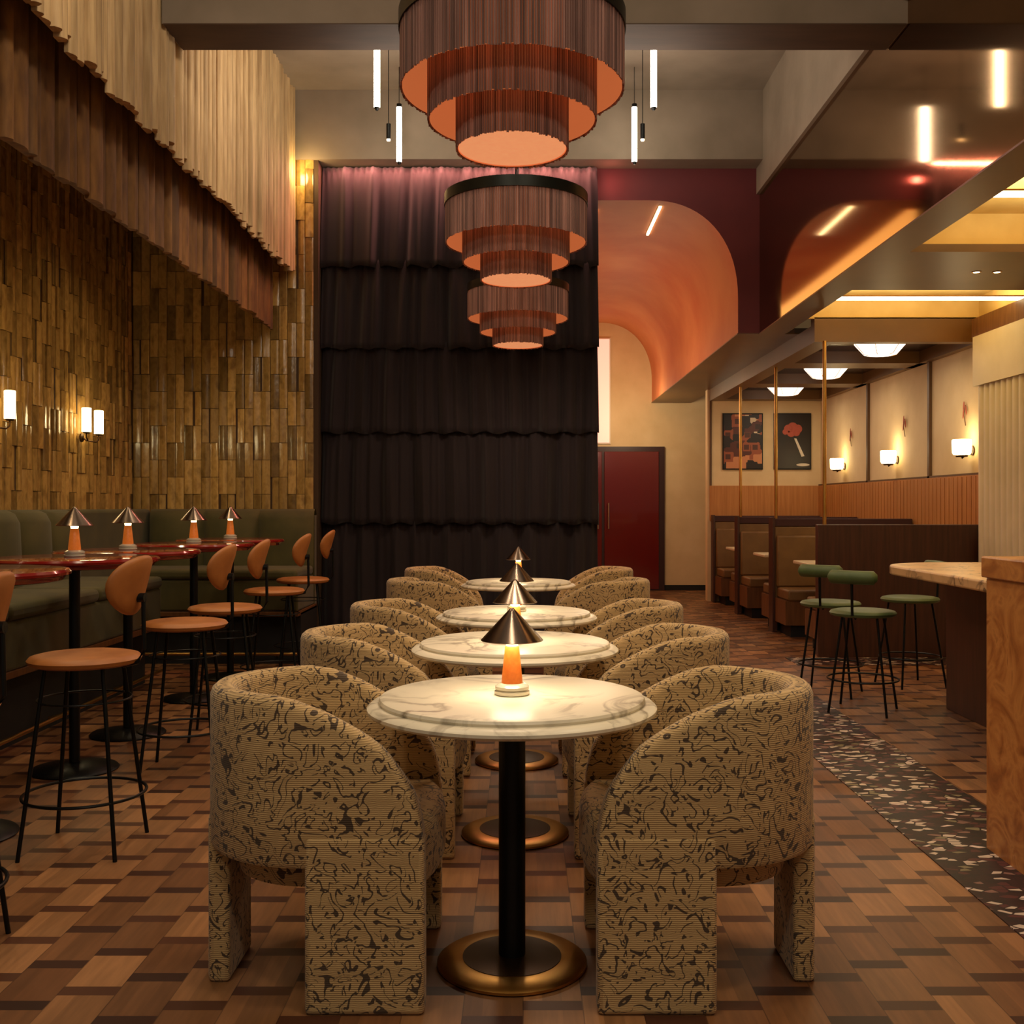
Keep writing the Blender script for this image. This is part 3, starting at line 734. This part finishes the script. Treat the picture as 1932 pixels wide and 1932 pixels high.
# ================================================================== PENDANTS
def fringe_tier(r, z0, z1, n):
    mb = MB(); 
    for k in range(n):
        a0 = 2*PI*k/n; a1 = 2*PI*(k+.94)/n; am = (a0+a1)/2; tt = R.choice([.55, .75, .9, 1.05, 1.35]); jz = R.uniform(-.004, .004)
        ro = r+.0035+R.uniform(-.001, .0015)
        sec = [(r-.001, a0), (ro, a0+(a1-a0)*.25), (ro+.0008, am), (ro, a0+(a1-a0)*.75), (r-.001, a1)]
        mb.grid([[(q*math.cos(a), q*math.sin(a), z) for q, a in sec] for z in (z0+jz, z1)], t=tt)
    return mb
def make_pendant():
    t = thing('fringe_pendant', '', 'pendant light', group='three-tier fringed pendants over the centre tables')
    ZT = .43
    MB().lathe([(.395, ZT), (.414, ZT), (.414, ZT+.06), (.395, ZT+.06)], 96, cap=False).build('top_ring', M['ring_metal'], t)
    MB().lathe([(0, ZT+.045), (.396, ZT+.045), (.396, ZT+.05), (0, ZT+.05)], 96, cap=False).build('top_plate', M['ring_metal'], t)
    for (r, z0, z1, n) in ((.404, .216, ZT+.005, 260), (.305, .104, ZT-.01, 200), (.202, 0.0, ZT-.01, 140)):
        o = fringe_tier(r, z0, z1, n).build('fringe_tier', M['fringe'], t, smooth=False)
        MB().lathe([(r-.004, z0+.004), (r-.004, z1-.002)], 96, cap=False).build('lit_liner', M['liner'], o, angle=3)
    MB().lathe([(0, .008), (.196, .008), (.196, .014), (0, .014)], 64, cap=False).build('diffuser', M['diffuser'], t)
    MB().tube([(0, 0, ZT+.05), (0, 0, 1)], .006, 8).build('cable', M['black_metal'], t)
    return t
pd = make_pendant()
pp = [(-.038, 3.90, 2.60, 'nearest and largest looking fringed pendant lamp', ZC), (-.038, 6.16, 2.60, 'middle fringed pendant lamp under the concrete beam', 4.05), (-.038, 8.65, 2.60, 'farthest fringed pendant lamp, in front of the plum curtain', ZC)]
for i, (x, y, z, lab, zc) in enumerate(pp):
    o = place(pd, i == 0, (x, y, z), i*.4, lab)
    o.children[-1 if False else [k for k, c in enumerate(o.children) if c.name.startswith('cable')][0]].scale = (1, 1, 1)
for o in list(bpy.data.objects):
    if o.name.startswith('cable'):
        p = o.parent; zc = 4.05 if abs(p.location.y-6.16) < .1 else ZC
        o.data = o.data.copy(); zz = zc-p.location.z
        for v in o.data.vertices:
            if v.co.z > .9: v.co.z = zz
for (x, y, z, lab, zc) in pp:
    light('AREA', (x, y, z-.01), 12.0, (1, .74, .50), .34, name='pendant_light')

# stick lights and small spots
def make_stick():
    t = thing('stick_light', '', 'pendant light', group='vertical stick pendants beside the fringed lamps')
    MB().lathe([(0, -.235), (.02, -.235), (.022, -.232), (.022, .232), (.02, .235), (0, .235)], 20, cap=False).build('lit_tube', M['white_lit'], t)
    MB().lathe([(0, .235), (.022, .235), (.022, .262), (0, .265)], 20, cap=False).build('cap', M['black_metal'], t)
    MB().lathe([(0, -.255), (.010, -.255), (.022, -.235), (0, -.235)], 20, cap=False).build('end_cap', M['black_metal'], t)
    MB().tube([(0, 0, .26), (0, 0, ZC-4.45)], .003, 6).build('wire', M['black_metal'], t)
    return t
sk = make_stick(); first = True
for (x, y, z, lab) in ((-1.055, 7.72, 4.42, 'nearer left vertical stick pendant light'), (.948, 7.72, 4.42, 'nearer right vertical stick pendant light'), (-1.057, 9.13, 4.48, 'farther left vertical stick pendant light'), (.957, 9.13, 4.48, 'farther right vertical stick pendant light')):
    o = place(sk, first, (x, y, z), 0, lab); first = False
def make_spot():
    t = thing('spot_pendant', '', 'spotlight', group='small spot pendants between the stick lights')
    MB().lathe([(0, 0), (.016, 0), (.018, .005), (.018, .12), (0, .122)], 18, cap=False).build('body', M['black_metal'], t)
    MB().lathe([(0, -.012), (.014, -.012), (.016, 0), (0, 0)], 18, cap=False).build('lens', M['bulb'], t)
    MB().tube([(0, 0, .12), (0, 0, ZC-4.19)], .0035, 6).build('wire', M['black_metal'], t)
    return t
sp = make_spot()
for i, (x, lab) in enumerate(((-1.056, 'small spot pendant between the left stick lights'), (.945, 'small spot pendant between the right stick lights'))): place(sp, i == 0, (x, 8.4, 4.19), 0, lab)
def make_down():
    t = thing('recessed_downlight', '', 'ceiling light', group='small recessed downlights in the bar soffit')
    MB().lathe([(.022, .0), (.032, .0), (.032, -.004), (.022, -.004)], 24, cap=False).build('trim_ring', M['brass'], t)
    MB().lathe([(0, -.003), (.022, -.003), (.022, -.001), (0, -.001)], 24, cap=False).build('lens', M['led'], t)
    return t
dn = make_down()
for i, (x, lab) in enumerate(((3.09, 'left of the paired soffit downlights'), (3.23, 'right of the paired soffit downlights'))): place(dn, i == 0, (x, 7.26, ZS), 0, lab)

# ================================================================== BOOTHS
def booth(y, label, near_panel=False, wall=False):
    t = thing('booth_bench', label, 'bench', (2.6, y, 0), 0, 'booth benches along the right wall')
    L = 1.42
    if near_panel: MB().box(-.06, 1.40, -.05, 0, 0, 1.14).build('end_panel', M['wood_dark'], t, smooth=False, bevel=.004)
    MB().box(0, L, .0, .14, .10, 1.09).build('backrest', M['olive_leather'], t, bevel=.012)
    MB().box(-.01, L, -.005 if not near_panel else .0, .15, 1.09, 1.17 if not near_panel else 1.14).build('back_cap', M['plum_fabric'], t, bevel=.008)
    MB().box(-.025, 0, -.02 if not near_panel else 0, .16, .0, 1.18 if not near_panel else 1.14).build('end_post', M['wood_dark'], t, smooth=False)
    sides = ([1] if not wall else [])+([-1] if not near_panel else [])
    for s_ in sides:
        a, b = (.14, .62) if s_ > 0 else (-.48, 0)
        MB().box(.02, L, a, b, .36, .47).build('seat_cushion', M['olive_leather'], t, bevel=.02)
        MB().box(.0, L, a+(0 if s_ > 0 else .02), b-(.02 if s_ > 0 else 0), .12, .36).build('seat_box', M['wood_brown'], t, smooth=False)
        MB().box(.06, L, a+(0 if s_ > 0 else .06), b-(.06 if s_ > 0 else 0), .0, .12).build('plinth', M['black'], t, smooth=False)
        c, d_ = (.14, .20) if s_ > 0 else (-.06, 0)
        MB().box(.01, L, c, d_, .47, 1.0).build('back_cushion', M['olive_leather'], t, bevel=.02)
    # brass pole from the partition to the ceiling
    return t
by = [9.22, 11.0, 12.8, 14.42]
booth(by[0], 'dark wood fronted booth bench nearest the bar stools', near_panel=True)
booth(by[1], 'second double booth bench with plum cap')
booth(by[2], 'third double booth bench with plum cap')
booth(by[3], 'last booth bench against the poster wall', wall=True)
for i, y in enumerate(by[:3]):
    tag(MB().tube([(2.63, y+.07, 1.14 if i == 0 else 1.17), (2.63, y+.07, ZB)], .017, 12).build('brass_pole', M['brass']), ['brass pole rising from the nearest booth partition', 'brass pole on the second booth partition', 'brass pole on the third booth partition'][i], 'pole', 'brass poles on the booth partitions')
def make_btable():
    t = thing('booth_table', '', 'table', group='small tables inside the booths')
    MB().box(-.55, .55, -.29, .29, .735, .77).build('table_top', M['white_top'], t, bevel=.01)
    MB().lathe([(0, 0), (.2, 0), (.2, .015), (.03, .03), (.03, .735), (0, .735)], 32, cap=False).build('pedestal', M['black_metal'], t)
    return t
bt = make_btable()
for i, y in enumerate((10.17, 11.98, 13.63)): place(bt, i == 0, (3.2, y, 0), 0, ['pale table inside the nearest booth', 'pale table inside the middle booth', 'pale table inside the farthest booth'][i])
# booth wall lights
def make_blight():
    t = thing('glass_wall_light', '', 'wall light', group='glass wall lights above the booths')
    MB().lathe([(0, 0), (.045, 0), (.045, .012), (0, .014)], 24, cap=False).build('back_plate', M['brass_dark'], t)
    o = t.children[0]; o.rotation_euler = (0, -PI/2, 0); o.location = (0, 0, -.04)
    MB().tube([(-.01, 0, -.04), (-.10, 0, -.11), (-.10, 0, -.085)], .009, 8).build('arm', M['brass_dark'], t)
    MB().lathe([(0, -.1), (.05, -.1), (.055, -.085), (0, -.08)], 24, -.10, 0, cap=False).build('cup', M['brass_dark'], t)
    MB().lathe([(0, -.08), (.07, -.08), (.082, -.06), (.085, .05), (.078, .06), (0, .06)], 28, -.10, 0, cap=False).build('glass_shade', M['sconce_glass'], t)
    return t
bl = make_blight()
for i, y in enumerate((9.66, 11.6, 13.5)):
    place(bl, i == 0, (4.078, y, 1.845), 0, ['glass wall light nearest the fluted wall', 'middle glass wall light above the booths', 'farthest glass wall light next to the poster wall'][i])
    light('POINT', (3.93, y, 1.97), 2.0, (1, .80, .48), .05, name='booth_wall_light')
def make_twig():
    t = thing('wall_ornament', '', 'ornament', group='thin twig ornaments above the wall lights')
    MB().tube([(-.01, .0, -.08), (-.02, .01, .02), (-.015, -.01, .11)], .004, 6).build('stem', M['divider'], t)
    for (y, z, a) in ((.03, .03, .5), (-.03, .06, -.5), (.02, .1, .3)):
        mb = oval_pad(MB(), .012, .045, .006, 0, 12); mb.v = [(x-.018, yy*math.cos(a)-zz*math.sin(a)*.4+y, zz+z) for x, yy, zz in mb.v]
        mb.build('leaf', M['petal'], t)
    return t
twg = make_twig()
for i, y in enumerate((9.8, 11.35, 13.2)): place(twg, i == 0, (4.08, y, 2.12), 0, ['thin twig ornament above the nearest glass wall light', 'thin twig ornament above the middle glass wall light', 'thin twig ornament above the farthest glass wall light'][i])
def make_dome():
    t = thing('dome_ceiling_light', '', 'ceiling light', group='glowing dome lights over the booths')
    mb = MB(); mb.lathe([(0, -.125), (.11, -.12), (.15, -.11), (.235, -.012), (.235, -.0), (0, -.0)], 48, cap=False); mb.build('glass_bowl', M['dome_glass'], t, angle=.5)
    MB().lathe([(.23, .0), (.245, .0), (.245, .018), (0, .018)], 48, cap=False).build('ceiling_plate', M['brass'], t)
    for k in range(6):
        a = k*PI/3; MB().tube([(.112*math.cos(a), .112*math.sin(a), -.122), (.153*math.cos(a), .153*math.sin(a), -.112), (.238*math.cos(a), .238*math.sin(a), -.01)], .003, 6).build('rib', M['brass'], t)
    return t
dm = make_dome()
for i, y in enumerate((10.05, 11.85, 13.65)):
    place(dm, i == 0, (3.37, y, ZB+.10), 0, ['dome ceiling light nearest the bar', 'middle dome ceiling light over the booths', 'farthest dome ceiling light near the posters'][i])
    light('AREA', (3.37, y, ZB-.06), 6, (1, .82, .58), .4, name='dome_light')
# posters
t = thing('framed_poster', 'framed abstract orange and black print on the booth end wall', 'poster', (3.01, 14.575, 2.185), 0, 'posters on the booth end wall')
MB().box(-.275, .275, .0, .02, -.385, .385).build('frame', M['black'], t, smooth=False)
MB().box(-.26, .26, -.005, .0, -.37, .37).build('print', M['art'], t, smooth=False)
t = thing('framed_poster', 'framed dark print of a pink bloom above a white dish', 'poster', (3.69, 14.575, 2.185), 0, 'posters on the booth end wall')
MB().box(-.255, .255, .0, .02, -.385, .385).build('frame', M['black'], t, smooth=False)
pr = MB().box(-.24, .24, -.005, .0, -.37, .37).build('print', M['art_dark'], t, smooth=False)
mb = MB()
for (x, z, r) in ((-.06, .17, .06), (0, .19, .07), (.07, .17, .06), (-.02, .12, .06), (.05, .12, .05), (-.1, .13, .04)):
    mb.lathe([(0, 0), (r, 0), (r*.8, .003)], 18, 0, 0, cap=False); n_ = 18*3
    for k in range(len(mb.v)-n_, len(mb.v)): vx, vy, vz = mb.v[k]; mb.v[k] = (x+vx, -.006-vz-r*.01, z+vy)
mb.build('printed_bloom', M['petal'], pr)
MB().prism([(.02, .04), (.05, .04), (.16, -.20), (.12, -.21)], -.0085, -.0055, 'y').build('printed_stalk', M['ivory'], pr, smooth=False)
MB().prism([(.14+.09*math.cos(a*PI/12), -.32+.02*math.sin(a*PI/12)) for a in range(24)], -.0085, -.0055, 'y').build('printed_dish', M['ivory'], pr, smooth=False)

# ================================================================== BAR
def slab(name, mat, poly, z0, z1, bev=.008, parent=None):
    return MB().prism(poly, z0, z1).build(name, mat, parent, bevel=bev, seg=3)
t = thing('bar_counter', 'lower bar counter with brown veined marble top and walnut base', 'counter', (0, 0, 0))
pl = [(2.30, 4.4)]
for k in range(13):
    a = PI-PI/2*k/12; pl.append((2.30+.45+.45*math.cos(a), 6.62+.42*math.sin(a)))
pl += [(3.7, 7.04), (3.7, 4.4)]
slab('counter_top', M['bar_marble'], pl, .87, .93, .012, t)
MB().box(2.72, 3.65, 4.45, 6.85, 0, .869).build('base', M['wood_dark'], t, smooth=False, bevel=.004)
t = thing('stone_bar_block', 'tall brown burl stone bar block at the right edge', 'bar', (0, 0, 0))
MB().box(1.76, 2.9, 1.0, 4.05, 0, 1.03).build('body', M['burl'], t, bevel=.005)
MB().box(1.745, 2.95, .95, 4.062, 1.03, 1.11).build('top_slab', M['burl'], t, bevel=.006)
gs = make_stool('green_bar_stool', 'green leather stools at the bar counter', .644, M['green_leather'], roll=True)
for i, (x, y, rz, lab) in enumerate(((2.16, 6.77, PI+.95, 'green leather stool nearest, at the end of the bar counter'), (2.14, 7.41, PI+.95, 'green leather stool behind the nearest green one'), (2.82, 7.76, .1, 'green leather stool behind the marble counter end'))):
    place(gs, i == 0, (x, y, 0), rz, lab)
